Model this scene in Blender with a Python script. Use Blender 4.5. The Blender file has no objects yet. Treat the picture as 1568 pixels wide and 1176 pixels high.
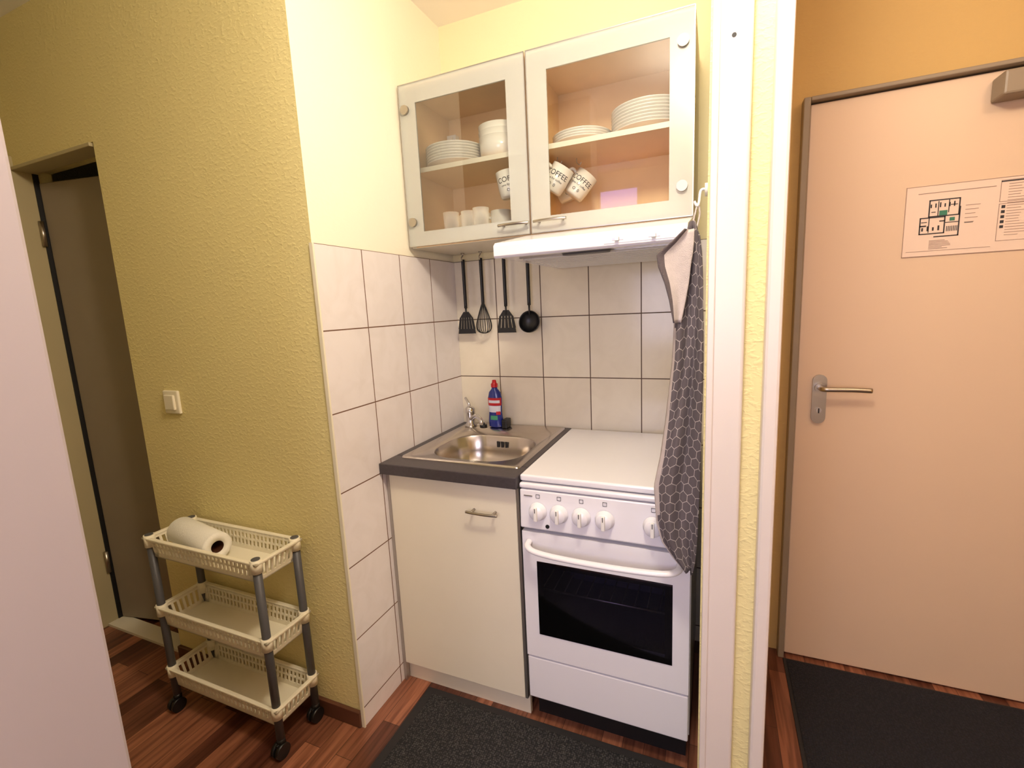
import bpy, bmesh, math, random
from mathutils import Vector, Matrix
random.seed(4)
S=bpy.context.scene
COL=S.collection
def srgb(r,g,b):
    f=lambda c:(c/12.92 if c<=.04045 else ((c+.055)/1.055)**2.4)
    return (f(r/255),f(g/255),f(b/255),1)
# ------------------------------------------------------------------ materials
def nd(nt,t,**kw):
    n=nt.nodes.new(t)
    for k,v in kw.items(): setattr(n,k,v)
    return n
def mth(nt,op,a,b=None,clamp=False):
    n=nt.nodes.new('ShaderNodeMath');n.operation=op;n.use_clamp=clamp
    for i,x in enumerate((a,b)):
        if x is None: continue
        if hasattr(x,'is_linked'): nt.links.new(x,n.inputs[i])
        else: n.inputs[i].default_value=x
    return n.outputs[0]
def base(name):
    m=bpy.data.materials.new(name);m.use_nodes=True
    nt=m.node_tree;p=nt.nodes['Principled BSDF']
    return m,nt,p
def coords(nt): return nt.nodes.new('ShaderNodeTexCoord').outputs['Object']
def mat(name,c,rough=.5,metal=0,var=.06,nscale=8,bump=0,bscale=200,coat=0,spec=.5):
    m,nt,p=base(name);L=nt.links
    co=coords(nt)
    n=nd(nt,'ShaderNodeTexNoise');n.inputs['Scale'].default_value=nscale;n.inputs['Detail'].default_value=3
    L.new(co,n.inputs['Vector'])
    mx=nd(nt,'ShaderNodeMix',data_type='RGBA')
    mx.inputs[6].default_value=[x*(1-var) for x in c[:3]]+[1]
    mx.inputs[7].default_value=[min(1,x*(1+var)) for x in c[:3]]+[1]
    L.new(n.outputs['Fac'],mx.inputs[0]);L.new(mx.outputs[2],p.inputs['Base Color'])
    p.inputs['Roughness'].default_value=rough;p.inputs['Metallic'].default_value=metal
    p.inputs['Coat Weight'].default_value=coat;p.inputs['Specular IOR Level'].default_value=spec
    if bump:
        b=nd(nt,'ShaderNodeTexNoise');b.inputs['Scale'].default_value=bscale;L.new(co,b.inputs['Vector'])
        bb=nd(nt,'ShaderNodeBump');bb.inputs['Strength'].default_value=bump;bb.inputs['Distance'].default_value=.003
        L.new(b.outputs['Fac'],bb.inputs['Height']);L.new(bb.outputs[0],p.inputs['Normal'])
    return m
def plaster(name,c,strength=.29,scale=85):
    m,nt,p=base(name);L=nt.links;co=coords(nt)
    mp=nd(nt,'ShaderNodeMapping');mp.inputs['Scale'].default_value=(.75,.75,1.15);L.new(co,mp.inputs[0])
    n=nd(nt,'ShaderNodeTexNoise');n.inputs['Scale'].default_value=scale;n.inputs['Detail'].default_value=2.5;n.inputs['Distortion'].default_value=.4
    L.new(mp.outputs[0],n.inputs['Vector'])
    r=nd(nt,'ShaderNodeValToRGB');r.color_ramp.elements[0].position=.48;r.color_ramp.elements[1].position=.76
    L.new(n.outputs['Fac'],r.inputs[0])
    b=nd(nt,'ShaderNodeBump');b.inputs['Strength'].default_value=strength;b.inputs['Distance'].default_value=.004
    L.new(r.outputs[0],b.inputs['Height']);L.new(b.outputs[0],p.inputs['Normal'])
    n2=nd(nt,'ShaderNodeTexNoise');n2.inputs['Scale'].default_value=3;L.new(co,n2.inputs['Vector'])
    mx=nd(nt,'ShaderNodeMix',data_type='RGBA');mx.inputs[6].default_value=[x*.94 for x in c[:3]]+[1];mx.inputs[7].default_value=c
    L.new(n2.outputs['Fac'],mx.inputs[0]);L.new(mx.outputs[2],p.inputs['Base Color'])
    p.inputs['Roughness'].default_value=.7;p.inputs['Specular IOR Level'].default_value=.35
    return m
def tilemat(name,axis,c1,c2,grout):
    m,nt,p=base(name);L=nt.links;co=coords(nt)
    s=nd(nt,'ShaderNodeSeparateXYZ');L.new(co,s.inputs[0])
    cb=nd(nt,'ShaderNodeCombineXYZ')
    L.new(mth(nt,'ADD',s.outputs[axis],4.0),cb.inputs[0]);L.new(mth(nt,'ADD',s.outputs[2],4.0-.07+.0),cb.inputs[1])
    br=nd(nt,'ShaderNodeTexBrick',offset=0.0,squash=1.0)
    br.inputs['Scale'].default_value=1;br.inputs['Brick Width'].default_value=.2;br.inputs['Row Height'].default_value=.25
    br.inputs['Mortar Size'].default_value=.0020;br.inputs['Mortar Smooth'].default_value=.1
    br.inputs['Color1'].default_value=c1;br.inputs['Color2'].default_value=c2;br.inputs['Mortar'].default_value=grout
    L.new(cb.outputs[0],br.inputs['Vector'])
    n=nd(nt,'ShaderNodeTexNoise');n.inputs['Scale'].default_value=9;n.inputs['Detail'].default_value=5;n.inputs['Distortion'].default_value=1.5
    L.new(co,n.inputs['Vector'])
    r=nd(nt,'ShaderNodeValToRGB');r.color_ramp.elements[0].color=(.92,.91,.89,1);r.color_ramp.elements[1].position=.6
    r.color_ramp.elements[0].position=.3;L.new(n.outputs['Fac'],r.inputs[0])
    mx=nd(nt,'ShaderNodeMix',data_type='RGBA',blend_type='MULTIPLY');mx.inputs[0].default_value=.6
    L.new(br.outputs['Color'],mx.inputs[6]);L.new(r.outputs[0],mx.inputs[7]);L.new(mx.outputs[2],p.inputs['Base Color'])
    L.new(mth(nt,'ADD',mth(nt,'MULTIPLY',br.outputs['Fac'],.6),.14),p.inputs['Roughness'])
    b=nd(nt,'ShaderNodeBump',invert=True);b.inputs['Distance'].default_value=.002;b.inputs['Strength'].default_value=.8
    L.new(br.outputs['Fac'],b.inputs['Height']);L.new(b.outputs[0],p.inputs['Normal'])
    return m
def floormat():
    m,nt,p=base('laminate_wood');L=nt.links;co=coords(nt)
    s=nd(nt,'ShaderNodeSeparateXYZ');L.new(co,s.inputs[0])
    cb=nd(nt,'ShaderNodeCombineXYZ');L.new(mth(nt,'ADD',s.outputs[1],10.),cb.inputs[0]);L.new(mth(nt,'ADD',s.outputs[0],10.),cb.inputs[1])
    br=nd(nt,'ShaderNodeTexBrick',offset=.37,offset_frequency=2)
    br.inputs['Scale'].default_value=1;br.inputs['Brick Width'].default_value=.42;br.inputs['Row Height'].default_value=.064
    br.inputs['Mortar Size'].default_value=.0008;br.inputs['Bias'].default_value=-.1
    br.inputs['Color1'].default_value=srgb(94,53,39);br.inputs['Color2'].default_value=srgb(180,118,88);br.inputs['Mortar'].default_value=srgb(50,26,18)
    L.new(cb.outputs[0],br.inputs['Vector'])
    mp=nd(nt,'ShaderNodeMapping');mp.inputs['Scale'].default_value=(60,3.5,1);L.new(co,mp.inputs[0])
    n=nd(nt,'ShaderNodeTexNoise');n.inputs['Scale'].default_value=1;n.inputs['Detail'].default_value=5;n.inputs['Distortion'].default_value=.5;L.new(mp.outputs[0],n.inputs['Vector'])
    r=nd(nt,'ShaderNodeValToRGB');r.color_ramp.elements[0].position=.35;r.color_ramp.elements[0].color=(.46,.40,.38,1);r.color_ramp.elements[1].position=.62
    L.new(n.outputs['Fac'],r.inputs[0])
    mx=nd(nt,'ShaderNodeMix',data_type='RGBA',blend_type='MULTIPLY');mx.inputs[0].default_value=1
    L.new(br.outputs['Color'],mx.inputs[6]);L.new(r.outputs[0],mx.inputs[7]);L.new(mx.outputs[2],p.inputs['Base Color'])
    p.inputs['Roughness'].default_value=.33
    return m
def matmat(name,c1,c2):
    m,nt,p=base(name);L=nt.links;co=coords(nt)
    v=nd(nt,'ShaderNodeTexVoronoi');v.inputs['Scale'].default_value=150;v.inputs['Randomness'].default_value=.55;L.new(co,v.inputs['Vector'])
    w=nd(nt,'ShaderNodeTexNoise');w.inputs['Scale'].default_value=70;L.new(co,w.inputs['Vector'])
    f=mth(nt,'MULTIPLY',mth(nt,'SUBTRACT',1.0,mth(nt,'MULTIPLY',v.outputs['Distance'],1.7),clamp=True),w.outputs['Fac'])
    mx=nd(nt,'ShaderNodeMix',data_type='RGBA');mx.inputs[6].default_value=c1;mx.inputs[7].default_value=c2;L.new(f,mx.inputs[0])
    L.new(mx.outputs[2],p.inputs['Base Color']);p.inputs['Roughness'].default_value=.9
    b=nd(nt,'ShaderNodeBump');b.inputs['Distance'].default_value=.004;b.inputs['Strength'].default_value=1;L.new(f,b.inputs['Height']);L.new(b.outputs[0],p.inputs['Normal'])
    return m
def glassmat(name,tint=(1,1,1,1),rough=.02,ior=1.5,milk=0,facing=False):
    m=bpy.data.materials.new(name);m.use_nodes=True;nt=m.node_tree;nt.nodes.clear();L=nt.links
    o=nd(nt,'ShaderNodeOutputMaterial');t=nd(nt,'ShaderNodeBsdfTransparent');t.inputs[0].default_value=tint
    g=nd(nt,'ShaderNodeBsdfGlossy');g.inputs['Roughness'].default_value=rough
    if facing:
        lw=nd(nt,'ShaderNodeLayerWeight');lw.inputs[0].default_value=.5
        fac=mth(nt,'ADD',mth(nt,'MULTIPLY',mth(nt,'POWER',lw.outputs['Facing'],3.0),.3),.03)
    else:
        f=nd(nt,'ShaderNodeFresnel');f.inputs[0].default_value=ior;fac=f.outputs[0]
    src=t.outputs[0]
    if milk:
        d=nd(nt,'ShaderNodeBsdfTranslucent');d.inputs[0].default_value=(1,1,.97,1)
        d2=nd(nt,'ShaderNodeBsdfDiffuse');d2.inputs[0].default_value=(1,1,.97,1)
        ad=nd(nt,'ShaderNodeAddShader');L.new(d.outputs[0],ad.inputs[0]);L.new(d2.outputs[0],ad.inputs[1])
        m2=nd(nt,'ShaderNodeMixShader');L.new(src,m2.inputs[1]);L.new(ad.outputs[0],m2.inputs[2]);src=m2.outputs[0]
        if facing:L.new(mth(nt,'ADD',mth(nt,'MULTIPLY',lw.outputs['Facing'],.45),milk),m2.inputs[0])
        else:m2.inputs[0].default_value=milk
    mx=nd(nt,'ShaderNodeMixShader');L.new(fac,mx.inputs[0]);L.new(src,mx.inputs[1]);L.new(g.outputs[0],mx.inputs[2]);L.new(mx.outputs[0],o.inputs[0])
    return m
def frostmat():
    m=bpy.data.materials.new('frosted_glass');m.use_nodes=True;nt=m.node_tree;nt.nodes.clear();L=nt.links
    o=nd(nt,'ShaderNodeOutputMaterial');t=nd(nt,'ShaderNodeBsdfTransparent')
    d=nd(nt,'ShaderNodeBsdfPrincipled');d.inputs['Base Color'].default_value=srgb(214,216,206);d.inputs['Roughness'].default_value=.28
    mx=nd(nt,'ShaderNodeMixShader');mx.inputs[0].default_value=.58
    L.new(t.outputs[0],mx.inputs[1]);L.new(d.outputs[0],mx.inputs[2]);L.new(mx.outputs[0],o.inputs[0])
    return m
def emit(name,c,s):
    m=bpy.data.materials.new(name);m.use_nodes=True;nt=m.node_tree;nt.nodes.clear()
    o=nd(nt,'ShaderNodeOutputMaterial');g=nd(nt,'ShaderNodeEmission');g.inputs[0].default_value=c;g.inputs[1].default_value=s
    nt.links.new(g.outputs[0],o.inputs[0]);return m
def towelmat():
    m,nt,p=base('towel_pattern');L=nt.links
    uv=nd(nt,'ShaderNodeTexCoord').outputs['UV']
    sc=nd(nt,'ShaderNodeVectorMath',operation='SCALE');sc.inputs['Scale'].default_value=36;L.new(uv,sc.inputs[0])
    def vm(op,a,b=None):
        n=nd(nt,'ShaderNodeVectorMath',operation=op)
        for i,x in enumerate((a,b)):
            if x is None: continue
            if hasattr(x,'is_linked'): L.new(x,n.inputs[i])
            else: n.inputs[i].default_value=x
        return n
    s=(1,1.7320508,1);h=(.5,.8660254,.5)
    q=vm('ADD',sc.outputs[0],(50,51.961524,0)).outputs[0]
    a=vm('SUBTRACT',vm('MODULO',q,s).outputs[0],h).outputs[0]
    b=vm('SUBTRACT',vm('MODULO',vm('SUBTRACT',q,h).outputs[0],s).outputs[0],h).outputs[0]
    def flat(v): return vm('MULTIPLY',v,(1,1,0)).outputs[0]
    a=flat(a);b=flat(b)
    def hexd(v):
        ab=vm('ABSOLUTE',v).outputs[0]
        sp=nd(nt,'ShaderNodeSeparateXYZ');L.new(ab,sp.inputs[0])
        dt=vm('DOT_PRODUCT',ab,(.5,.8660254,0)).outputs['Value']
        return mth(nt,'MAXIMUM',sp.outputs[0],dt)
    d=mth(nt,'MINIMUM',hexd(a),hexd(b))
    line=mth(nt,'GREATER_THAN',d,.474)
    mx=nd(nt,'ShaderNodeMix',data_type='RGBA');mx.inputs[6].default_value=srgb(110,101,104);mx.inputs[7].default_value=srgb(214,204,198);L.new(line,mx.inputs[0])
    L.new(mx.outputs[2],p.inputs['Base Color']);p.inputs['Roughness'].default_value=.95
    n=nd(nt,'ShaderNodeTexNoise');n.inputs['Scale'].default_value=400;bb=nd(nt,'ShaderNodeBump');bb.inputs['Distance'].default_value=.001;L.new(n.outputs['Fac'],bb.inputs['Height']);L.new(bb.outputs[0],p.inputs['Normal'])
    return m

M={}
M['yellow']=plaster('yellow_plaster',srgb(238,224,162))
M['cream']=plaster('cream_paint',srgb(252,247,226),.10,70)
M['creamB']=plaster('cream_paint_back',srgb(248,238,196),.10,70)
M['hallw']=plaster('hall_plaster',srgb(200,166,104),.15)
M['ceil']=mat('ceiling_paint',srgb(252,250,246),.9,var=.02)
M['tileL']=tilemat('tiles_side',1,srgb(242,237,238),srgb(238,232,232),srgb(120,88,70))
M['tileB']=tilemat('tiles_back',0,srgb(240,232,212),srgb(235,225,204),srgb(96,74,58))  # same near-white tile, with warm lamplight put into its colour
M['floor']=floormat()
M['mat']=matmat('doormat_weave',srgb(20,20,22),srgb(104,100,98))
M['mat2']=matmat('hall_mat_weave',srgb(10,12,22),srgb(34,37,50))
M['rub']=mat('mat_border_rubber',srgb(34,32,33),.8,bump=.3)
M['reflector']=mat('blue_reflector',srgb(120,124,170),.95,bump=.4)  # colour of the added sheet mirrored in the oven glass
M['trim']=mat('white_gloss_paint',srgb(222,213,204),.3,var=.02,bump=.05,bscale=40)
M['trimd']=mat('jamb_paint',srgb(168,160,164),.45,var=.02)
M['frameb']=mat('doorway_frame_paint',srgb(186,174,136),.5,var=.04)
M['skirt']=mat('baseboard_wood',srgb(92,56,40),.4,var=.2,nscale=30)
M['cab']=mat('cream_laminate',srgb(236,228,206),.35,var=.02)
M['birch']=mat('birch_veneer',srgb(244,208,160),.5,var=.08,nscale=12)
M['alu']=mat('brushed_aluminium',srgb(190,186,180),.35,metal=.9,var=.04,nscale=60)
M['steel']=mat('stainless_steel',srgb(200,192,184),.24,metal=1,var=.05,nscale=30)
M['chrome']=mat('chrome',srgb(215,212,208),.08,metal=1,var=.01)
M['nick']=mat('satin_nickel',srgb(180,172,160),.3,metal=1,var=.02)
M['counter']=mat('dark_worktop',srgb(66,60,62),.4,var=.3,nscale=90)
M['enamel']=mat('white_enamel',srgb(240,238,242),.2,var=.01,coat=.3)
M['plast']=mat('cream_plastic',srgb(240,233,210),.42,var=.02)
M['whitep']=mat('white_plastic',srgb(240,238,232),.4,var=.01)
M['grey']=mat('grey_plastic_post',srgb(80,80,84),.45,var=.05)
M['black']=mat('black_plastic',srgb(20,20,21),.4,var=.1)
M['dark']=mat('dark_interior',srgb(16,15,17),.6,var=.1)
M['oven']=mat('oven_interior',srgb(84,82,104),.35,var=.1)
M['china']=mat('white_china',srgb(244,240,230),.15,var=.01,coat=.4)
M['paper']=mat('paper',srgb(240,238,230),.9,var=.02,bump=.3,bscale=120)
M['ink']=mat('ink',srgb(50,48,50),.8)
M['gink']=mat('green_ink',srgb(60,120,96),.8)
M['faint']=mat('faint_ink',srgb(150,125,110),.8)
M['sheet']=mat('plan_sheet',srgb(226,204,186),.3,var=.01)
M['hdoor']=mat('beige_door_laminate',srgb(216,190,162),.38,var=.02,nscale=4)
M['hframe']=mat('taupe_steel_frame',srgb(140,126,106),.45,var=.03)
M['bdoor']=mat('grey_brown_door',srgb(150,138,120),.5,var=.06)
M['glass']=glassmat('clear_glass',(.99,1,.98,1),.02,1.5)
M['tumbler']=glassmat('tumbler_glass',(.99,.99,.98,1),.04,1.5,.16,True)
M['ovenglass']=glassmat('oven_glass',(.62,.60,.68,1),.03,1.6)
M['frost']=frostmat()
M['winglow']=emit('evening_window_pane',(.50,.38,1,1),6)
M['blue']=mat('blue_bottle',srgb(26,44,130),.2,var=.1,coat=.4)
M['red']=mat('red_cap',srgb(190,24,34),.3)
M['label']=mat('bottle_label',srgb(225,225,235),.3)
M['green']=mat('label_green',srgb(70,150,110),.3)
M['towel']=towelmat()
M['towel2']=mat('towel_reverse',srgb(196,184,178),.95,var=.12,nscale=60,bump=.5,bscale=500)
M['towel3']=mat('towel_edge',srgb(92,82,82),.95,var=.1,bump=.5,bscale=500)

# ------------------------------------------------------------------ geometry
def empty(name,loc=(0,0,0)):
    e=bpy.data.objects.new(name,None);e.location=loc;e.empty_display_size=.05;COL.objects.link(e);return e
def mk(name,bm,m,parent=None,smooth=False):
    bmesh.ops.recalc_face_normals(bm,faces=bm.faces[:])
    me=bpy.data.meshes.new(name);bm.to_mesh(me);bm.free()
    o=bpy.data.objects.new(name,me);COL.objects.link(o)
    if m: me.materials.append(M[m])
    if smooth:
        for p in me.polygons:p.use_smooth=True
    if parent:
        o.parent=parent;o.matrix_parent_inverse=Matrix.Translation(-Vector(parent.location))
    return o
def addbox(bm,x0,x1,y0,y1,z0,z1,bev=0,mi=0,seg=2):
    vs=[bm.verts.new((x,y,z)) for x in(x0,x1) for y in(y0,y1) for z in(z0,z1)]
    fs=[(0,1,3,2),(4,6,7,5),(0,4,5,1),(2,3,7,6),(0,2,6,4),(1,5,7,3)]
    ff=[bm.faces.new([vs[i] for i in f]) for f in fs]
    for f in ff:f.material_index=mi
    if bev:
        es=set(e for f in ff for e in f.edges)
        bmesh.ops.bevel(bm,geom=list(es),offset=bev,segments=seg,affect='EDGES',profile=.5)
def box(name,x0,x1,y0,y1,z0,z1,m,p=None,bev=0,seg=2):
    bm=bmesh.new();addbox(bm,x0,x1,y0,y1,z0,z1,bev,seg=seg);return mk(name,bm,m,p)
def boxes(name,lst,m,p=None,bev=0):
    bm=bmesh.new()
    for b in lst:addbox(bm,*b,bev)
    return mk(name,bm,m,p)
def addcyl(bm,p0,p1,r,r2=None,n=24,cap=True):
    p0=Vector(p0);p1=Vector(p1);d=p1-p0;q=d.to_track_quat('Z','Y');r2=r if r2 is None else r2
    a=[bm.verts.new(p0+q@Vector((r*math.cos(t),r*math.sin(t),0))) for t in[2*math.pi*i/n for i in range(n)]]
    b=[bm.verts.new(p1+q@Vector((r2*math.cos(t),r2*math.sin(t),0))) for t in[2*math.pi*i/n for i in range(n)]]
    for i in range(n):
        f=bm.faces.new((a[i],a[(i+1)%n],b[(i+1)%n],b[i]));f.smooth=True
    if cap: bm.faces.new(a[::-1]);bm.faces.new(b)
def cyl(name,p0,p1,r,m,p=None,r2=None,n=24):
    bm=bmesh.new();addcyl(bm,p0,p1,r,r2,n);return mk(name,bm,m,p)
def addlathe(bm,prof,c,n=40,X=None):
    c=Vector(c);rings=[]
    for r,z in prof:
        if r<1e-5: v=Vector((0,0,z));rings.append([bm.verts.new(c+(X@v if X else v))])
        else:
            rg=[]
            for i in range(n):
                t=2*math.pi*i/n;v=Vector((r*math.cos(t),r*math.sin(t),z));rg.append(bm.verts.new(c+(X@v if X else v)))
            rings.append(rg)
    for a,b in zip(rings,rings[1:]):
        for i in range(n):
            j=(i+1)%n
            if len(a)==1 and len(b)==1: continue
            if len(a)==1:f=bm.faces.new((a[0],b[i],b[j]))
            elif len(b)==1:f=bm.faces.new((a[i],a[j],b[0]))
            else:f=bm.faces.new((a[i],a[j],b[j],b[i]))
            f.smooth=True
def lathe(name,prof,c,m,p=None,n=40,X=None):
    bm=bmesh.new();addlathe(bm,prof,c,n,X);return mk(name,bm,m,p)
def catmull(pts,k=8):
    P=[Vector(p) for p in pts];P=[P[0]*2-P[1]]+P+[P[-1]*2-P[-2]];out=[]
    for i in range(1,len(P)-2):
        for j in range(k):
            t=j/k;a,b,c,d=P[i-1:i+3]
            out.append(.5*((2*b)+(c-a)*t+(2*a-5*b+4*c-d)*t*t+(3*b-a-3*c+d)*t**3))
    out.append(P[-2]);return out
def addtube(bm,pts,r,n=12,smooth=True,ry=None):
    P=catmull(pts) if smooth else [Vector(p) for p in pts]
    up=None;rings=[]
    for i,p in enumerate(P):
        t=(P[min(i+1,len(P)-1)]-P[max(i-1,0)]).normalized()
        if up is None:
            up=Vector((0,0,1)) if abs(t.z)<.9 else Vector((0,1,0))
        u=(up-t*up.dot(t)).normalized();v=t.cross(u);up=u
        rr=r(i/(len(P)-1)) if callable(r) else r
        r2=rr if ry is None else ry
        rings.append([bm.verts.new(p+u*rr*math.cos(a)+v*r2*math.sin(a)) for a in[2*math.pi*k/n for k in range(n)]])
    for a,b in zip(rings,rings[1:]):
        for i in range(n):
            f=bm.faces.new((a[i],a[(i+1)%n],b[(i+1)%n],b[i]));f.smooth=True
    bm.faces.new(rings[0][::-1]);bm.faces.new(rings[-1])
def tube(name,pts,r,m,p=None,n=12,smooth=True,ry=None):
    bm=bmesh.new();addtube(bm,pts,r,n,smooth,ry);return mk(name,bm,m,p)
def prism(name,poly,axis,a,b,m,p=None,bev=0):
    bm=bmesh.new()
    def P(u,v,w):
        return {'x':(w,u,v),'y':(u,w,v),'z':(u,v,w)}[axis]
    A=[bm.verts.new(P(u,v,a)) for u,v in poly];B=[bm.verts.new(P(u,v,b)) for u,v in poly]
    bm.faces.new(A);bm.faces.new(B[::-1]);n=len(poly)
    for i in range(n):bm.faces.new((A[i],B[i],B[(i+1)%n],A[(i+1)%n]))
    if bev:bmesh.ops.bevel(bm,geom=bm.edges[:],offset=bev,segments=2,affect='EDGES',profile=.5)
    return mk(name,bm,m,p)
def rrect(x0,x1,y0,y1,r,z,k=8):
    pts=[]
    for cx,cy,a0 in((x1-r,y1-r,0),(x0+r,y1-r,90),(x0+r,y0+r,180),(x1-r,y0+r,270)):
        for i in range(k+1):
            t=math.radians(a0+90*i/k);pts.append((cx+r*math.cos(t),cy+r*math.sin(t),z))
    return pts
def loft(name,rings,m,p=None,cap0=False,cap1=True,smooth=True):
    bm=bmesh.new();R=[[bm.verts.new(v) for v in r] for r in rings]
    n=len(R[0])
    for a,b in zip(R,R[1:]):
        for i in range(n):
            f=bm.faces.new((a[i],a[(i+1)%n],b[(i+1)%n],b[i]));f.smooth=smooth
    if cap0:bm.faces.new(R[0])
    if cap1:bm.faces.new(R[-1])
    return mk(name,bm,m,p)
def textmesh(name,body,size,m,p,fn):
    cu=bpy.data.curves.new(name+'_c','FONT');cu.body=body;cu.size=size;cu.align_x='CENTER'
    to=bpy.data.objects.new(name+'_t',cu);COL.objects.link(to)
    dg=bpy.context.evaluated_depsgraph_get();me=bpy.data.meshes.new_from_object(to.evaluated_get(dg))
    bpy.data.objects.remove(to);me.name=name
    for v in me.vertices:v.co=fn(v.co)
    me.materials.clear();me.materials.append(M[m])
    o=bpy.data.objects.new(name,me);COL.objects.link(o)
    if p:o.parent=p;o.matrix_parent_inverse=Matrix.Translation(-Vector(p.location))
    return o

# ------------------------------------------------------------------ room shell
CZ=2.5
PX=1.038
box('floor',-2.3,2.8,-3.3,.9,-.05,0,'floor')
box('ceiling',-2.3,2.8,-3.3,.9,CZ,CZ+.05,'ceil')
box('wall_back',-.12,PX,0,.12,0,CZ,'creamB')
box('wall_alcove',-.12,0,-.68,0,0,CZ,'cream')
bm=bmesh.new();addbox(bm,-.945,0,-.8,-.68,0,CZ)
addbox(bm,-2.2,-1.5,-.8,-.68,0,CZ);addbox(bm,-1.5,-.945,-.8,-.68,2.0,CZ)
o=mk('wall_front',bm,'yellow');o.data.materials.append(M['cream'])
for f in o.data.polygons:
    if f.normal.x>.9 and f.center.x>-.01:f.material_index=1
box('wall_partition',PX,1.170,-.8,.17,0,CZ,'yellow')
box('wall_hall',1.170,2.7,.05,.17,0,CZ,'hallw')
box('wall_right',2.7,2.8,-3.3,.17,0,CZ,'hallw')
box('wall_left',-2.3,-2.2,-3.3,.9,0,CZ,'yellow')
box('wall_bathroom',-2.2,-.12,.6,.7,0,CZ,'bdoor')
box('wall_rear',-2.2,2.7,-3.3,-3.2,0,CZ,'cream')
box('wall_entry',-2.2,.28,-1.72,-1.6,0,CZ,'cream')
bm=bmesh.new();addbox(bm,.18,.400,-1.735,-1.585,0,CZ,.004);addbox(bm,.06,.21,-1.745,-1.60,0,CZ,.004)
mk('trim_entry',bm,'trimd')
bm=bmesh.new();addbox(bm,0,.006,-.8,0,0,1.57,.001,seg=1);mk('wall_tiles_side',bm,'tileL')
bm=bmesh.new();addbox(bm,.006,PX,-.006,0,0,1.57,.001,seg=1);mk('wall_tiles_back',bm,'tileB')
box('trim_tile_corner',-.004,.008,-.806,-.8,.0,1.57,'plast')
bm=bmesh.new();addbox(bm,-.945,-.004,-.814,-.8,0,.058,.003);mk('baseboard_front',bm,'skirt')
box('baseboard_hall',1.170,1.27,.036,.05,0,.06,'skirt',None,.003)
boxes('trim_doorway',[(-1.57,-1.492,-.815,-.735,0,2.04),(-1.492,-.953,-.81,-.735,1.985,1.998),(-.953,-.941,-.76,-.69,0,1.998)],'frameb',None,.002)
box('trim_doorway_seal',-1.496,-1.486,-.748,-.730,0,1.985,'dark')
box('trim_threshold',-1.49,-.955,-.79,-.72,0,.012,'cab')
e=empty('door_bathroom',(-1.49,-.73,0))
lf=box('leaf',-1.482,-.80,-.735,-.695,.015,1.95,'bdoor',e,.003)
rot=Matrix.Translation((-1.482,-.735,0))@Matrix.Rotation(math.radians(11),4,'Z')@Matrix.Translation((1.482,.735,0))
lf.data.transform(rot)
for z in(.25,1.7):cyl('hinge_%d'%int(z*10),(-1.483,-.752,z),(-1.483,-.752,z+.1),.009,'nick',e)
bm=bmesh.new();addbox(bm,PX+.004,1.110,-.822,-.8,0,CZ,.006,seg=3);addbox(bm,PX+.004,1.055,-.828,-.822,0,CZ,.002)
mk('trim_kitchen_opening',bm,'trim')
box('trim_hall_opening',1.145,1.174,-.83,-.79,0,CZ,'trim',None,.006)
e=empty('frame_screw',(1.08,-.822,1.78));cyl('screw_hole',(1.078,-.8225,1.83),(1.078,-.8215,1.83),.004,'dark',e)
# room behind the camera: evening window and added blue floor sheet (seen only as reflections)
e=empty('window_1',(.25,-3.19,2.2))
box('pane',.10,.42,-3.196,-3.19,2.04,2.34,'winglow',e)
boxes('frame',[(.06,.10,-3.2,-3.17,2.0,2.38),(.42,.46,-3.2,-3.17,2.0,2.38),(.10,.42,-3.2,-3.17,2.0,2.04),(.10,.42,-3.2,-3.17,2.34,2.38)],'trim',e)
box('floor_reflector',-.3,1.9,-3.0,-1.95,.0005,.012,'reflector')  # unseen sheet, added so the oven glass reflects blue

# ------------------------------------------------------------------ hall door
e=empty('door_hall',(1.75,.03,0))
box('leaf',1.325,2.2,.030,.049,.008,1.958,'hdoor',e,.003)
boxes('frame',[(1.302,1.322,.004,.05,0,1.975),(1.322,2.225,.004,.05,1.962,1.975),(2.203,2.225,.004,.05,0,1.962)],'hframe',e,.003)
boxes('seal',[(1.3225,1.3245,.028,.035,0,1.96)],'dark',e)
bm=bmesh.new()
pts=rrect(1.370,1.412,.918,1.088,.0205,0)
A=[bm.verts.new((x,.030,y)) for x,y,_ in pts];B=[bm.verts.new((x,.019,y)) for x,y,_ in pts]
bm.faces.new(A);bm.faces.new(B[::-1])
for i in range(len(A)):bm.faces.new((A[i],B[i],B[(i+1)%len(A)],A[(i+1)%len(A)]))
mk('handle_plate',bm,'nick',e)
tube('lever',[(1.391,.02,1.045),(1.391,-.012,1.045),(1.398,-.024,1.045),(1.42,-.026,1.045),(1.48,-.024,1.045),(1.528,-.022,1.043)],.0085,'nick',e)
cyl('lever_rose',(1.391,.02,1.045),(1.391,.008,1.045),.016,'nick',e)
cyl('lock_cylinder',(1.391,.02,.965),(1.391,.015,.965),.009,'alu',e)
boxes('keyhole',[(1.389,1.393,.0145,.0155,.955,.972)],'dark',e)
e=empty('door_closer',(1.9,0,1.92));box('body',1.765,2.02,-.045,.029,1.872,1.935,'hframe',e,.006)
box('arm',1.9,2.15,-.04,-.02,1.937,1.945,'nick',e)
e=empty('evacuation_plan_sign',(1.74,.028,1.56))
box('sheet',1.59,1.887,.0275,.030,1.46,1.668,'sheet',e)
def fr(x0,x1,z0,z1,t):return[(x0,x1,.0265,.0275,z0,z0+t),(x0,x1,.0265,.0275,z1-t,z1),(x0,x0+t,.0265,.0275,z0,z1),(x1-t,x1,.0265,.0275,z0,z1)]
w=[]
w+=fr(1.628,1.69,1.525,1.575,.003)+fr(1.648,1.722,1.575,1.625,.003)
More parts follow.
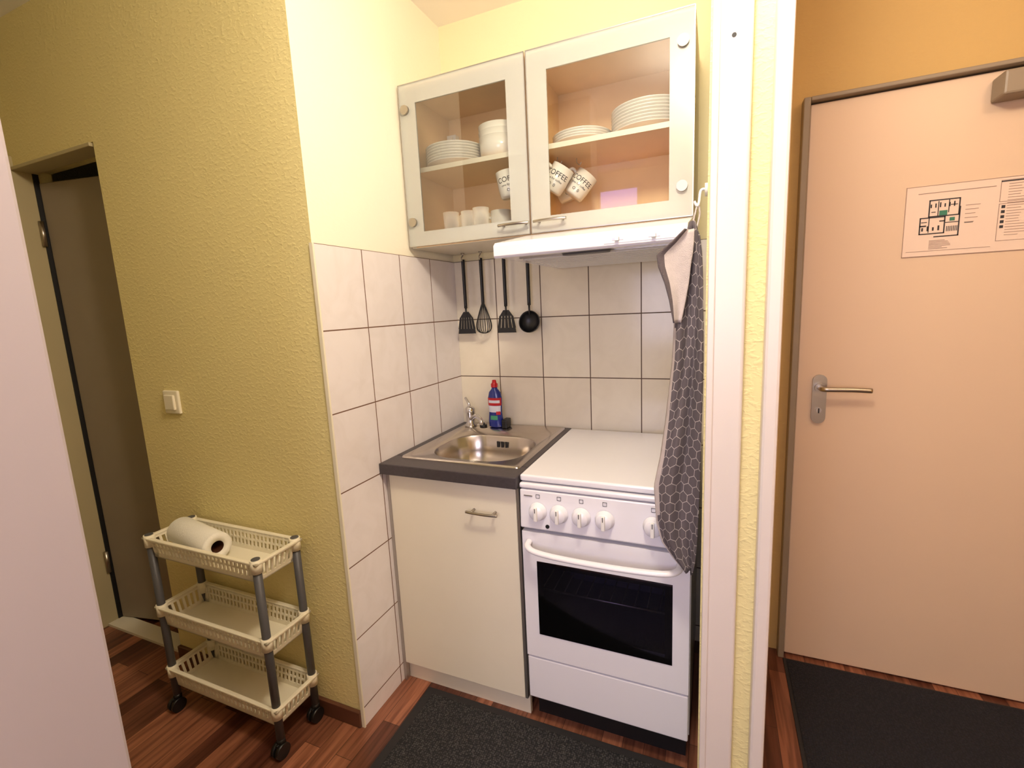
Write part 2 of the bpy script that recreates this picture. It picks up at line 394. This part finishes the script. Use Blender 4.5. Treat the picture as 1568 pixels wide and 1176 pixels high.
w+=[(1.665,1.724,.0265,.0275,1.515,1.518),(1.721,1.724,.0265,.0275,1.515,1.60),(1.69,1.721,.0265,.0275,1.555,1.557),(1.67,1.672,.0265,.0275,1.577,1.62),(1.695,1.697,.0265,.0275,1.585,1.622),(1.65,1.652,.0265,.0275,1.53,1.574),(1.628,1.645,.0265,.0275,1.548,1.552),(1.735,1.755,.0265,.0275,1.55,1.551),(1.81,1.86,.0265,.0275,1.655,1.658)]
for i in range(6):w.append((1.652+i*.011,1.655+i*.011,.0265,.0275,1.602,1.612+.002*(i%3)))
for i in range(4):w.append((1.634+i*.013,1.638+i*.013,.0265,.0275,1.535,1.545+.004*(i%2)))
for i in range(7):w.append((1.694+i*.004,1.6955+i*.004,.0265,.0275,1.530,1.545))
for i in range(5):w.append((1.816,1.824,.0265,.0275,1.582-i*.014,1.590-i*.014))
w+=[(1.700,1.716,.0265,.0275,1.606,1.608),(1.655,1.665,.0265,.0275,1.588,1.590),(1.676,1.690,.0265,.0275,1.560,1.563),(1.632,1.646,.0265,.0275,1.560,1.562)]
boxes('plan_walls',w,'ink',e)
boxes('plan_route',[(1.674,1.693,.0265,.0275,1.578,1.592),(1.70,1.712,.0265,.0275,1.56,1.57)],'gink',e)
w=[]
for i in range(20):w.append((1.828,1.828+random.uniform(.025,.05),.0265,.0275,1.648-i*.0075,1.6490-i*.0075))
for i in range(7):w.append((1.655,1.655+random.uniform(.03,.055),.0265,.0275,1.505-i*.004,1.5062-i*.004))
for i in range(5):w.append((1.735,1.735+random.uniform(.02,.04),.0265,.0275,1.60-i*.012,1.6012-i*.012))
w+=[(1.62,1.80,.0265,.0275,1.645,1.6465),(1.60,1.80,.0265,.0275,1.475,1.476)]
w+=fr(1.81,1.88,1.60,1.66,.001)+fr(1.81,1.88,1.49,1.595,.001)+fr(1.59,1.887,1.46,1.668,.0012)
boxes('plan_text',w,'faint',e)

# ------------------------------------------------------------------ overhead cabinet
e=CAB=empty('overhead_cabinet',(.49,-.16,1.6))
Z0,Z1=1.60,2.155;YF=-.31
boxes('carcass',[(.008,.024,YF,-.002,Z0,Z1),(.974,.990,YF,-.002,Z0,Z1),(.482,.498,YF,-.002,Z0+.016,Z1-.016),(.024,.974,YF,-.002,Z0,Z0+.016),(.024,.974,YF,-.002,Z1-.016,Z1),(.024,.974,-.008,-.002,Z0+.016,Z1-.016)],'birch',e)
boxes('edge_banding',[(.007,.0245,YF-.001,YF,Z0,Z1),(.9735,.991,YF-.001,YF,Z0,Z1),(.006,.008,YF,-.002,Z0,Z1),(.99,.992,YF,-.002,Z0,Z1),(.008,.99,YF,-.002,Z0-.0015,Z0)],'cab',e)
boxes('shelf',[(.024,.482,-.285,-.008,1.868,1.884),(.498,.974,-.285,-.008,1.868,1.884)],'birch',e)
boxes('shelf_edge',[(.024,.482,-.287,-.285,1.868,1.884),(.498,.974,-.287,-.285,1.868,1.884)],'cab',e)
boxes('hanger_bracket',[(.03,.07,-.04,-.008,2.03,2.07),(.045,.06,-.055,-.04,2.04,2.06)],'whitep',e,.002)
for k,(a,b) in enumerate(((.009,.487),(.493,.991))):
    z0,z1=Z0+.002,Z1-.002;y0,y1=-.332,-.326
    L_,R_=(.066,.066);T_,B_=.066,.050
    boxes('door_frosted_%d'%k,[(a,a+L_,y0,y1,z0,z1),(b-R_,b,y0,y1,z0,z1),(a+L_,b-R_,y0,y1,z1-T_,z1),(a+L_,b-R_,y0,y1,z0,z0+B_)],'frost',e)
    box('door_pane_%d'%k,a+L_,b-R_,-.330,-.328,z0+B_,z1-T_,'glass',e)
    boxes('door_rim_%d'%k,[(a-.001,a+.0015,y0-.001,y1+.001,z0,z1),(b-.0015,b+.001,y0-.001,y1+.001,z0,z1),(a,b,y0-.001,y1+.001,z1-.0015,z1+.001),(a,b,y0-.001,y1+.001,z0-.001,z0+.0015)],'alu',e)
    hx=a+.025 if k==0 else b-.03
    for z in(z0+.085,z1-.085):
        cyl('hinge_cap_%d_%d'%(k,int(z*100)),(hx,-.332,z),(hx,-.342,z),.0155,'nick',e,n=32)
        cyl('hinge_cup_%d_%d'%(k,int(z*100)),(hx,-.326,z),(hx,-.311,z),.013,'nick',e)
    hc=.435 if k==0 else .562
    tube('handle_%d'%k,[(hc-.055,-.350,z0+.034),(hc-.03,-.357,z0+.034),(hc,-.359,z0+.034),(hc+.03,-.357,z0+.034),(hc+.055,-.350,z0+.034)],.0045,'nick',e)
    for s in(-.04,.04):cyl('handle_post_%d_%d'%(k,s>0),(hc+s,-.332,z0+.034),(hc+s,-.354,z0+.034),.004,'nick',e,n=12)
for i,(x,y) in enumerate(((.41,-.23),(.545,-.19),(.60,-.14),(.52,-.08))):
    tube('cup_hook_%d'%i,[(x,y,1.868),(x,y,1.855),(x+.010,y,1.846),(x+.016,y,1.854)],.0016,'nick',e,8)
def plates(name,x,y,z,r,n,dz=.009):
    bm=bmesh.new()
    for i in range(n):
        h=z+i*dz
        addlathe(bm,[(0,h),(r*.6,h),(r*.68,h+.004),(r*.97,h+.018),(r,h+.020),(r*.97,h+.022),(r*.66,h+.008),(r*.6,h+.004),(0,h+.004)],(x,y,0),48)
    return mk(name,bm,'china')
plates('plate_stack',.138,-.170,1.885,.113,7,.0095)
plates('plate_stack',.625,-.16,1.885,.100,4,.008)
plates('plate_stack',.845,-.155,1.885,.118,8,.0095)
bm=bmesh.new()
for i in range(3):
    h=1.885+i*.020
    addlathe(bm,[(0,h),(.050,h),(.072,h+.02),(.077,h+.074),(.075,h+.074),(.068,h+.022),(.045,h+.004),(0,h+.004)],(.335,-.195,0),40)
mk('bowl_stack',bm,'china')
def mug(x,y,z,ang,tilt=0,hang=180,r=.039,h=.088,text=True):
    e=empty('coffee_mug',(x,y,z))
    X=Matrix.Translation((x,y,z))@Matrix.Rotation(math.radians(ang),4,'Z')@Matrix.Translation((0,0,h/2))@Matrix.Rotation(math.radians(tilt),4,'Y')@Matrix.Translation((0,0,-h/2))
    bm=bmesh.new();addlathe(bm,[(0,0),(r*.86,0),(r*.95,.006),(r,.03),(r,h),(r-.004,h),(r-.005,.01),(0,.006)],(0,0,0),36)
    ca,sa=math.cos(math.radians(hang)),math.sin(math.radians(hang))
    addtube(bm,[((r-.001)*ca,(r-.001)*sa,h*.8),((r+.018)*ca,(r+.018)*sa,h*.82),((r+.028)*ca,(r+.028)*sa,h*.5),((r+.018)*ca,(r+.018)*sa,h*.22),((r-.001)*ca,(r-.001)*sa,h*.2)],.0055,10)
    bm.transform(X);mk('body',bm,'china',e)
    if text:
        def fn(c,zz,ph=0):
            t=ph+c.x/r;v=Vector((math.sin(t)*(r+.0006),-math.cos(t)*(r+.0006),zz+c.y));return X@v
        textmesh('lettering','COFFEE',.024,'ink',e,lambda c:fn(c,.048))
        textmesh('lettering_small','time for coffee',.010,'ink',e,lambda c:fn(c,.034))
        textmesh('beans','O  0',.014,'ink',e,lambda c:fn(c,.015))
    return e
mug(.378,-.235,1.748,24,-10,0)
mug(.552,-.225,1.742,8,34)
mug(.612,-.150,1.730,15,40)
mug(.540,-.08,1.745,20,-20,0)
mug(.305,-.15,1.617,15,0,160,h=.108,text=False)
mug(.395,-.12,1.617,15,0,20,h=.10,text=False)
bm=bmesh.new()
for x,y in((.070,-.10),(.130,-.09),(.10,-.17),(.168,-.15),(.195,-.08),(.235,-.18)):
    addlathe(bm,[(0,0),(.025,0),(.031,.122),(.0290,.122),(.0225,.010),(0,.010)],(x,y,1.617),24)
mk('drinking_glasses',bm,'tumbler')

# ------------------------------------------------------------------ hood
e=empty('range_hood',(.73,-.3,1.5))
prism('shell',[(-.600,1.502),(-.606,1.508),(-.606,1.536),(-.595,1.545),(-.335,1.597),(-.01,1.597),(-.01,1.508),(-.58,1.508),(-.585,1.502)],'x',.476,.992,'enamel',e,.0015)
box('filter',.52,.95,-.52,-.06,1.504,1.508,'alu',e)
boxes('filter_slats',[(.525,.945,-.50+i*.03,-.488+i*.03,1.501,1.504) for i in range(14)],'whitep',e)
loft('lamp_lens',[[(x,y,1.507) for x,y,_ in rrect(.66,.80,-.575,-.535,.019,0)],[(x,y,1.498) for x,y,_ in rrect(.665,.795,-.572,-.538,.016,0)]],'grey',e)
boxes('switch_plate',[(.79,.965,-.6075,-.606,1.512,1.533)],'whitep',e,.0005)
for x in(.825,.915):
    box('slider_%d'%int(x*1000),x-.014,x+.014,-.6085,-.6075,1.519,1.525,'alu',e)
    box('slider_knob_%d'%int(x*1000),x-.006,x+.004,-.616,-.608,1.517,1.527,'whitep',e,.001)

# ------------------------------------------------------------------ utensils
def hook(e,x,y):
    tube('hook',[(x,y,1.598),(x,y,1.588),(x+.0,y-.012,1.578),(x,y-.006,1.566),(x,y+.004,1.572)],.0028,'nick',e,8)
    cyl('hook_base',(x,y,1.598),(x,y,1.594),.008,'nick',e)
def handle(bm,x,y,zt,zb):
    addtube(bm,[(x,y,zt),(x,y,zt-.02),(x,y,(zt+zb)/2),(x,y,zb)],lambda t:.0105-.005*abs(t-.3),10,True,.007)
UY=-.05
def spatula(x,slots=5):
    e=empty('slotted_spatula',(x,UY,1.4));hook(e,x,UY)
    bm=bmesh.new();handle(bm,x,UY,1.572,1.37);addcyl(bm,(x,UY,1.375),(x,UY,1.335),.004)
    w0,w1=.030,.042;zt,zb=1.345,1.262
    def bar(xa,xb,xc,xd,za,zb_):
        A=[bm.verts.new(v) for v in((xa,UY-.0012,za),(xb,UY-.0012,za),(xd,UY-.0012,zb_),(xc,UY-.0012,zb_))]
        B=[bm.verts.new((v.co.x,UY+.0012,v.co.z)) for v in A]
        bm.faces.new(A);bm.faces.new(B[::-1])
        for i in range(4):bm.faces.new((A[i],B[i],B[(i+1)%4],A[(i+1)%4]))
    bar(x-.012,x+.012,x-w0,x+w0,zt+.010,zt-.014)
    z2=zb+.020
    n=slots*2+1
    for i in range(0,n,2):
        f0=-1+2*i/n-.05;f1=-1+2*(i+1)/n+.05;wm=.039
        bar(x+f0*w0,x+f1*w0,x+f0*wm,x+f1*wm,zt-.014,z2)
    bar(x-.039,x+.039,x-w1,x+w1,z2,zb)
    mk('body',bm,'black',e)
spatula(.075)
spatula(.262,4)
e=empty('whisk',(.158,UY,1.4));hook(e,.158,UY)
bm=bmesh.new();handle(bm,.158,UY,1.572,1.38)
for k in range(5):
    a=math.pi*k/5
    def pt(r,z):return(.158+r*math.cos(a),UY+r*math.sin(a),z)
    addtube(bm,[pt(.004,1.39),pt(.018,1.35),pt(.032,1.30),pt(.026,1.272),pt(0,1.262),pt(-.026,1.272),pt(-.032,1.30),pt(-.018,1.35),pt(-.004,1.39)],.0017,6)
mk('body',bm,'black',e)
e=empty('ladle',(.365,UY,1.4));hook(e,.365,UY)
bm=bmesh.new();handle(bm,.365,UY,1.572,1.37);addcyl(bm,(.365,UY,1.375),(.365,UY,1.33),.004)
XR=Matrix.Rotation(math.radians(78),3,'X')
addlathe(bm,[(.045,0),(.044,-.010),(.034,-.024),(.018,-.032),(0,-.034),(0,-.031),(.017,-.029),(.032,-.021),(.041,-.009),(.042,0),(.045,0)],(.365,UY-.008,1.305),32,XR)
mk('body',bm,'black',e)

# ------------------------------------------------------------------ base unit
e=empty('sink_cabinet',(.25,-.3,0))
boxes('carcass',[(.008,.024,-.565,-.01,.07,.818),(.488,.506,-.565,-.01,.07,.818),(.024,.488,-.565,-.01,.07,.086),(.024,.488,-.02,-.01,.086,.818)],'cab',e)
box('door',.022,.500,-.585,-.567,.078,.812,'cab',e,.002)
box('filler_strip',.007,.020,-.582,-.565,.0,.818,'alu',e)
box('side_strip',.5015,.510,-.584,-.567,.078,.812,'alu',e)
box('plinth',.012,.508,-.560,-.545,0,.072,'cab',e)
tube('handle',[(.335,-.612,.725),(.36,-.615,.725),(.39,-.616,.725),(.42,-.615,.725),(.445,-.612,.725)],.0045,'nick',e)
for x in(.352,.428):cyl('handle_post_%d'%int(x*1000),(x,-.585,.725),(x,-.614,.725),.004,'nick',e,n=12)
e=empty('worktop_with_sink',(.25,-.3,.84))
boxes('worktop',[(.007,.516,-.615,-.515,.820,.858),(.007,.10,-.515,-.007,.820,.858),(.47,.516,-.515,-.007,.820,.858),(.10,.47,-.19,-.007,.820,.858)],'counter',e,.003)
rg=[rrect(.044,.495,-.540,-.022,.012,.8585),rrect(.046,.493,-.538,-.024,.012,.8635),rrect(.052,.487,-.532,-.030,.012,.8645),
 rrect(.060,.479,-.524,-.038,.012,.8615),rrect(.110,.462,-.505,-.200,.11,.8610),rrect(.113,.459,-.502,-.203,.108,.857),rrect(.122,.450,-.493,-.212,.10,.80),rrect(.135,.437,-.480,-.225,.09,.735),rrect(.165,.407,-.45,-.255,.07,.722),rrect(.26,.31,-.375,-.33,.02,.716)]
loft('sink_basin',rg,'steel',e)
cyl('drain',(.285,-.352,.7165),(.285,-.352,.719),.03,'chrome',e)
boxes('overflow_slots',[(.268+i*.018,.276+i*.018,-.2165,-.2135,.818,.842) for i in range(3)],'dark',e)
e=empty('faucet',(.085,-.085,.862))
lathe('base',[(0,0),(.026,0),(.026,.006),(.019,.014),(.019,.055),(.021,.06),(.021,.078),(.012,.088),(0,.09)],(.085,-.085,.8625),'chrome',e)
tube('spout',[(.095,-.095,.895),(.125,-.125,.915),(.16,-.16,.925),(.19,-.19,.915),(.193,-.193,.90)],.009,'chrome',e)
tube('lever',[(.085,-.085,.945),(.075,-.08,.965),(.055,-.065,.982)],.006,'chrome',e)
e=empty('drain_plug',(.15,-.08,.862));cyl('plug',(.145,-.085,.862),(.145,-.085,.872),.016,'black',e)
cyl('plug_knob',(.145,-.085,.872),(.145,-.085,.880),.006,'black',e)
tube('chain',[(.145,-.085,.878),(.125,-.075,.872),(.11,-.08,.868)],.0018,'nick',e,6)
e=empty('scrub_sponge',(.262,-.075,.862));box('pad',.238,.262,-.10,-.05,.863,.90,'black',e,.004)
e=empty('dish_soap_bottle',(.205,-.08,.8615))
def er(a,b,z,cx=.205,cy=-.08,n=32):return[(cx+a*math.cos(2*math.pi*i/n),cy+b*math.sin(2*math.pi*i/n),.8645+z) for i in range(n)]
loft('body',[er(.026,.016,0),er(.032,.020,.004),er(.033,.021,.03),er(.029,.018,.07),er(.031,.019,.10),er(.032,.020,.125),er(.026,.017,.150),er(.013,.012,.165),er(.012,.012,.172)],'blue',e,True)
def patch(name,a0,a1,rings,m):
    bm=bmesh.new();n=14;G=[]
    for a,b,z in rings:G.append([bm.verts.new((.205+a*math.cos(t),-.08+b*math.sin(t),.8645+z)) for t in[math.radians(a0+(a1-a0)*i/n) for i in range(n+1)]])
    for r0,r1 in zip(G,G[1:]):
        for i in range(n):
            f=bm.faces.new((r0[i],r0[i+1],r1[i+1],r1[i]));f.smooth=True
    mk(name,bm,m,e)
patch('label_red',205,345,[(.0315,.0194,.095),(.0320,.0198,.105),(.0326,.0206,.128)],'red')
patch('label_white',225,325,[(.0324,.0204,.106),(.0327,.0209,.118)],'label')
patch('label_splash',215,335,[(.0300,.0190,.066),(.0305,.0191,.080),(.0316,.0195,.094)],'label')
patch('label_green',240,300,[(.0333,.0212,.034),(.0318,.0203,.052)],'green')
patch('label_spot',290,330,[(.0316,.0202,.056),(.0308,.0196,.070)],'red')
lathe('cap',[(.0145,.0),(.0145,.014),(.010,.018),(.008,.030),(0,.031)],(.205,-.08,1.0365),'red',e)

# ------------------------------------------------------------------ stove
e=empty('electric_stove',(.76,-.3,0))
SX0,SX1=.521,1.010
boxes('body',[(SX0,SX1,-.565,-.03,.10,.30),(SX0,SX0+.03,-.565,-.03,.30,.70),(SX1-.03,SX1,-.565,-.03,.30,.70),(SX0+.03,SX1-.03,-.20,-.03,.30,.70),(SX0,SX1,-.565,-.03,.61,.822)],'enamel',e)
boxes('oven_cavity',[(.551,.980,-.21,-.205,.30,.61),(.551,.556,-.56,-.21,.30,.61),(.975,.980,-.56,-.21,.30,.61),(.556,.975,-.56,-.21,.30,.306),(.556,.975,-.56,-.21,.604,.61)],'oven',e)
box('cooktop_rim',SX0-.002,SX1+.002,-.600,-.025,.822,.838,'enamel',e,.005)
box('lid',SX0-.002,SX1+.002,-.592,-.03,.842,.862,'enamel',e,.006,3)
prism('control_panel',[(-.565,.70),(-.598,.695),(-.606,.70),(-.600,.818),(-.565,.82)],'x',SX0,SX1,'enamel',e,.003)
WX0,WX1,WZ0,WZ1=.568,.964,.345,.592
boxes('oven_door',[(SX0+.002,SX1-.002,-.602,-.567,WZ1-.002,.685),(SX0+.002,SX1-.002,-.602,-.567,.262,WZ0+.002),(SX0+.002,WX0+.002,-.602,-.567,WZ0+.002,WZ1-.002),(WX1-.002,SX1-.002,-.602,-.567,WZ0+.002,WZ1-.002)],'enamel',e)
box('oven_window',WX0,WX1,-.6035,-.6025,WZ0,WZ1,'ovenglass',e)
boxes('window_mask',[(WX0,WX1,-.6023,-.6021,WZ0,WZ0+.016),(WX0,WX1,-.6023,-.6021,WZ1-.016,WZ1),(WX0,WX0+.02,-.6023,-.6021,WZ0+.016,WZ1-.016),(WX1-.02,WX1,-.6023,-.6021,WZ0+.016,WZ1-.016)],'dark',e)
bm=bmesh.new()
for i in range(12):addcyl(bm,(.565+i*.036,-.55,.47),(.565+i*.036,-.22,.47),.002,n=8)
addcyl(bm,(.558,-.555,.47),(.973,-.555,.47),.004,n=8);mk('rack',bm,'alu',e)
box('drawer',SX0+.002,SX1-.002,-.600,-.567,.108,.255,'enamel',e,.004)
box('base_recess',SX0+.01,SX1-.01,-.54,-.04,0,.10,'dark',e)
tube('door_handle',[(.546,-.602,.655),(.551,-.630,.652),(.580,-.648,.648),(.65,-.655,.645),(.76,-.657,.644),(.87,-.655,.645),(.95,-.648,.648),(.978,-.630,.652),(.983,-.602,.655)],.008,'enamel',e,12,True,.010)
KX=[.579,.645,.712,.780,.913]
for i,x in enumerate(KX):
    z=.756;y=-.6035
    lathe('knob_%d'%i,[(.028,0),(.028,.004),(.024,.006),(.023,.018),(.021,.021),(0,.021)],(x,y,z),'enamel',e,32,Matrix.Rotation(math.radians(90),3,'X'))
    box('knob_grip_%d'%i,x-.005,x+.005,y-.030,y-.018,z-.021,z+.021,'whitep',e,.002)
    box('knob_mark_%d'%i,x-.001,x+.001,y-.0305,y-.030,z+.006,z+.020,'ink',e)
    boxes('knob_icon_%d'%i,[(x-.006,x+.006,-.6025,-.6015,z+.040,z+.041),(x-.006,x+.006,-.6025,-.6015,z+.051,z+.052),(x-.006,x-.005,-.6025,-.6015,z+.040,z+.052),(x+.005,x+.006,-.6025,-.6015,z+.040,z+.052)],'ink',e)
cyl('pilot_lamp',(.608,-.600,.712),(.608,-.6075,.712),.006,'black',e)
boxes('maker_badge',[(.535,.562,-.6035,-.6015,.800,.803)],'alu',e)

# ------------------------------------------------------------------ towel
e=empty('dish_towel',(1.0,-.68,1.1))
prof=[(1.525,.998,1.012),(1.50,.985,1.022),(1.46,.975,1.027),(1.40,.970,1.030),(1.345,.970,1.031),(1.22,.966,1.032),(1.07,.951,1.032),(.98,.939,1.032),(.90,.923,1.031),(.80,.928,1.028),(.75,.940,1.026),(.705,.970,1.022),(.675,.998,1.016)]
def interp(z,k):
    for a,b in zip(prof,prof[1:]):
        if a[0]>=z>=b[0]:
            t=(a[0]-z)/(a[0]-b[0]);return a[k]*(1-t)+b[k]*t
    return prof[-1][k]
bm=bmesh.new();uvl=bm.loops.layers.uv.new();NR,NC=70,28;G=[]
for i in range(NR+1):
    z=1.525-(.85)*i/NR;row=[]
    a,b=interp(z,1),interp(z,2)
    for j in range(NC+1):
        s=j/NC;x=a+(b-a)*s
        y=-.676+.010*math.sin(s*8+z*2.5)*min(1,(1.55-z)*5)+.004*math.sin(s*17-z*9)
        row.append((bm.verts.new((x,y,z+.012*math.sin(s*3))),(s*.15+.03*math.sin(z*3),z)))
    G.append(row)
for i in range(NR):
    for j in range(NC):
        q=[G[i][j],G[i][j+1],G[i+1][j+1],G[i+1][j]]
        f=bm.faces.new([v[0] for v in q]);f.smooth=True
        for l,v in zip(f.loops,q):l[uvl].uv=v[1]
        if j<3 and 18<i<58:f.material_index=1
        if j==0 and not(18<i<58):f.material_index=1
o=mk('cloth',bm,'towel',e);o.data.materials.append(M['towel2'])
sm=o.modifiers.new('s','SOLIDIFY');sm.thickness=.003
bm=bmesh.new();NR,NC=24,10;G=[];
fl=[(1.515,.992,1.010),(1.49,.965,1.01),(1.465,.932,1.008),(1.44,.935,1.004),(1.40,.950,1.0),(1.36,.960,.993),(1.31,.968,.983)]
for i in range(NR+1):
    z=1.515-.205*i/NR;row=[]
    for a_,b_ in zip(fl,fl[1:]):
        if a_[0]>=z-1e-6>=b_[0]-2e-6:
            t=(a_[0]-z)/(a_[0]-b_[0]);a=a_[1]*(1-t)+b_[1]*t;b=a_[2]*(1-t)+b_[2]*t;break
    for j in range(NC+1):
        s=j/NC;row.append(bm.verts.new((a+(b-a)*s,-.706+.006*math.sin(s*5+z*8)+.008*s,z)))
    G.append(row)
for i in range(NR):
    for j in range(NC):
        f=bm.faces.new((G[i][j],G[i][j+1],G[i+1][j+1],G[i+1][j]));f.smooth=True
        if j<2:f.material_index=1
o=mk('cloth_flap',bm,'towel2',e);o.data.materials.append(M['towel3']);sm=o.modifiers.new('s','SOLIDIFY');sm.thickness=.003
tube('hanging_loop',[(1.004,-.674,1.52),(1.010,-.672,1.55),(1.016,-.668,1.572),(1.020,-.668,1.55),(1.014,-.672,1.52)],.002,'towel2',e,8)
e=empty('towel_hook',(1.035,-.67,1.57));tube('wire',[(1.036,-.67,1.60),(1.022,-.67,1.60),(1.018,-.67,1.575),(1.014,-.67,1.568),(1.008,-.67,1.578)],.003,'whitep',e,8)
cyl('base',(1.0375,-.67,1.60),(1.030,-.67,1.60),.014,'whitep',e)

# ------------------------------------------------------------------ light switch
e=empty('light_switch',(-.73,-.80,1.085))
box('frame',-.772,-.690,-.811,-.80,1.043,1.127,'plast',e,.004)
box('rocker',-.757,-.705,-.819,-.810,1.058,1.112,'plast',e,.003)

# ------------------------------------------------------------------ storage trolley
e=empty('storage_trolley',(-.43,-.9,0))
TX0,TX1,TY0,TY1=-.700,-.156,-.992,-.818
def tray(name,zt,h=.072):
    bm=bmesh.new();t=.004
    ix0,ix1,iy0,iy1=TX0+.012,TX1-.012,TY0+.010,TY1-.010
    zb=zt-h
    addbox(bm,TX0,TX1,TY0,TY0+.014,zt-.010,zt,.003);addbox(bm,TX0,TX1,TY1-.014,TY1,zt-.010,zt,.003)
    addbox(bm,TX0,TX0+.016,TY0,TY1,zt-.010,zt,.003);addbox(bm,TX1-.016,TX1,TY0,TY1,zt-.010,zt,.003)
    addbox(bm,ix0,ix1,iy0,iy1,zb,zb+.004)
    def wallx(y):
        addbox(bm,ix0,ix1,y,y+t,zb,zb+.018);addbox(bm,ix0,ix1,y,y+t,zb+.036,zb+.042);addbox(bm,ix0,ix1,y,y+t,zt-.014,zt-.004)
        n=int((ix1-ix0)/.0185)
        for i in range(n+1):
            x=ix0+(ix1-ix0)*i/n;addbox(bm,x-.0038,x+.0038,y-.0005,y+t+.0005,zb+.012,zt-.006)
        for xa,xb in((ix0,ix0+.03),(ix1-.03,ix1)):addbox(bm,xa,xb,y,y+t,zb,zt-.004)
    def wally(x):
        addbox(bm,x,x+t,iy0,iy1,zb,zb+.016);addbox(bm,x,x+t,iy0,iy1,zt-.014,zt-.004)
        n=8
        for i in range(n+1):
            y=iy0+(iy1-iy0)*i/n;addbox(bm,x-.0005,x+t+.0005,y-.004,y+.004,zb+.012,zt-.006)
        for ya,yb in((iy0,iy0+.02),(iy1-.02,iy1)):addbox(bm,x,x+t,ya,yb,zb,zt-.004)
    wallx(iy0);wallx(iy1-t);wally(ix0);wally(ix1-t)
    cx,cy=(TX0+TX1)/2,(TY0+TY1)/2
    for v in bm.verts:
        k=max(0,(zt-v.co.z)/h);v.co.x=cx+(v.co.x-cx)*(1-.05*k);v.co.y=cy+(v.co.y-cy)*(1-.10*k)
        if abs(v.co.y-cy)<.045 and abs(v.co.x-cx)>.24 and v.co.z>zt-.02:v.co.z-=.006
    for x in(TX0+.018,TX1-.018):
        for y in(TY0+.016,TY1-.016):addcyl(bm,(x,y,zt-.035),(x,y,zt+.006),.0165,n=20)
    return mk(name,bm,'plast',e)
for i,z in enumerate((.66,.405,.170)):tray('tray_%d'%i,z)
bm=bmesh.new()
for x in(TX0+.018,TX1-.018):
    for y in(TY0+.016,TY1-.016):addcyl(bm,(x,y,.055),(x,y,.668),.0125,n=20)
mk('posts',bm,'grey',e)
bm=bmesh.new()
for x in(TX0+.018,TX1-.018):
    for y in(TY0+.016,TY1-.016):
        addcyl(bm,(x,y,.045),(x,y,.062),.013,n=16)
        addcyl(bm,(x-.016,y-.006,.024),(x-.004,y-.006,.024),.024,n=24);addcyl(bm,(x+.004,y-.006,.024),(x+.016,y-.006,.024),.024,n=24)
        addbox(bm,x-.005,x+.005,y-.02,y+.012,.02,.05,.002)
mk('casters',bm,'black',e)
e=empty('paper_towel_roll',(-.555,-.90,.64))
XR=Matrix.Rotation(math.radians(-10),3,'Z')@Matrix.Rotation(math.radians(90),3,'Y')
lathe('roll',[(.020,-.13),(.044,-.13),(.046,-.125),(.046,.125),(.044,.13),(.020,.13),(.020,-.13)],(-.545,-.902,.6395),'paper',e,48,XR)
bm=bmesh.new();addlathe(bm,[(.0198,-.128),(.0198,.128)],(-.545,-.902,.6395),32,XR);mk('core',bm,'skirt',e)

# ------------------------------------------------------------------ mats
e=empty('kitchen_mat',(.7,-1,0));box('border',.118,1.30,-1.55,-.585,.0005,.006,'rub',e,.002);box('pile',.150,1.27,-1.52,-.612,.006,.010,'mat',e)
e=empty('entrance_mat',(1.9,-.6,0));box('border',1.318,2.5,-1.2,-.0,.0005,.006,'rub',e,.002);box('pile',1.330,2.49,-1.19,-.012,.006,.010,'mat2',e)

# ------------------------------------------------------------------ lights
def light(name,kind,loc,energy,color,size=.2,target=None,**kw):
    l=bpy.data.lights.new(name,kind);l.energy=energy;l.color=color
    if kind=='AREA':l.size=size
    else:l.shadow_soft_size=size
    for k,v in kw.items():setattr(l,k,v)
    o=bpy.data.objects.new(name,l);o.location=loc;COL.objects.link(o)
    if target is not None:o.rotation_euler=(Vector(target)-Vector(loc)).to_track_quat('-Z','Y').to_euler()
    return o
light('ceiling_lamp_light','POINT',(.985,-1.32,2.34),47,(1,.86,.67),.10)
light('hall_lamp_light','POINT',(2.0,-1.3,2.3),14,(1,.67,.40),.12)
light('room_window_light','AREA',(.9,-3.1,1.5),22,(.76,.73,1),1.1,(.9,0,1.0))
w=bpy.data.worlds.new('world');w.use_nodes=True;S.world=w
w.node_tree.nodes['Background'].inputs[0].default_value=(.8,.7,.6,1);w.node_tree.nodes['Background'].inputs[1].default_value=.05

# ------------------------------------------------------------------ camera
cam=bpy.data.cameras.new('camera');cam.sensor_fit='HORIZONTAL';cam.sensor_width=36;cam.lens=36*722.6126/1568;cam.clip_start=.02
co=bpy.data.objects.new('camera',cam);COL.objects.link(co)
R=[(.91961,.3901,-.04631),(.01957,-.16324,-.98639),(-.39235,.90619,-.15775)]
r=Vector(R[0]).normalized();f=Vector(R[2]).normalized();u=-(f.cross(r)).normalized()
if u.z<0:u=-u
r=f.cross(u).normalized()
m=Matrix(((r.x,u.x,-f.x,1.05549),(r.y,u.y,-f.y,-1.85575),(r.z,u.z,-f.z,1.35999),(0,0,0,1)))
co.matrix_world=m
S.camera=co
S.view_settings.view_transform='Standard'
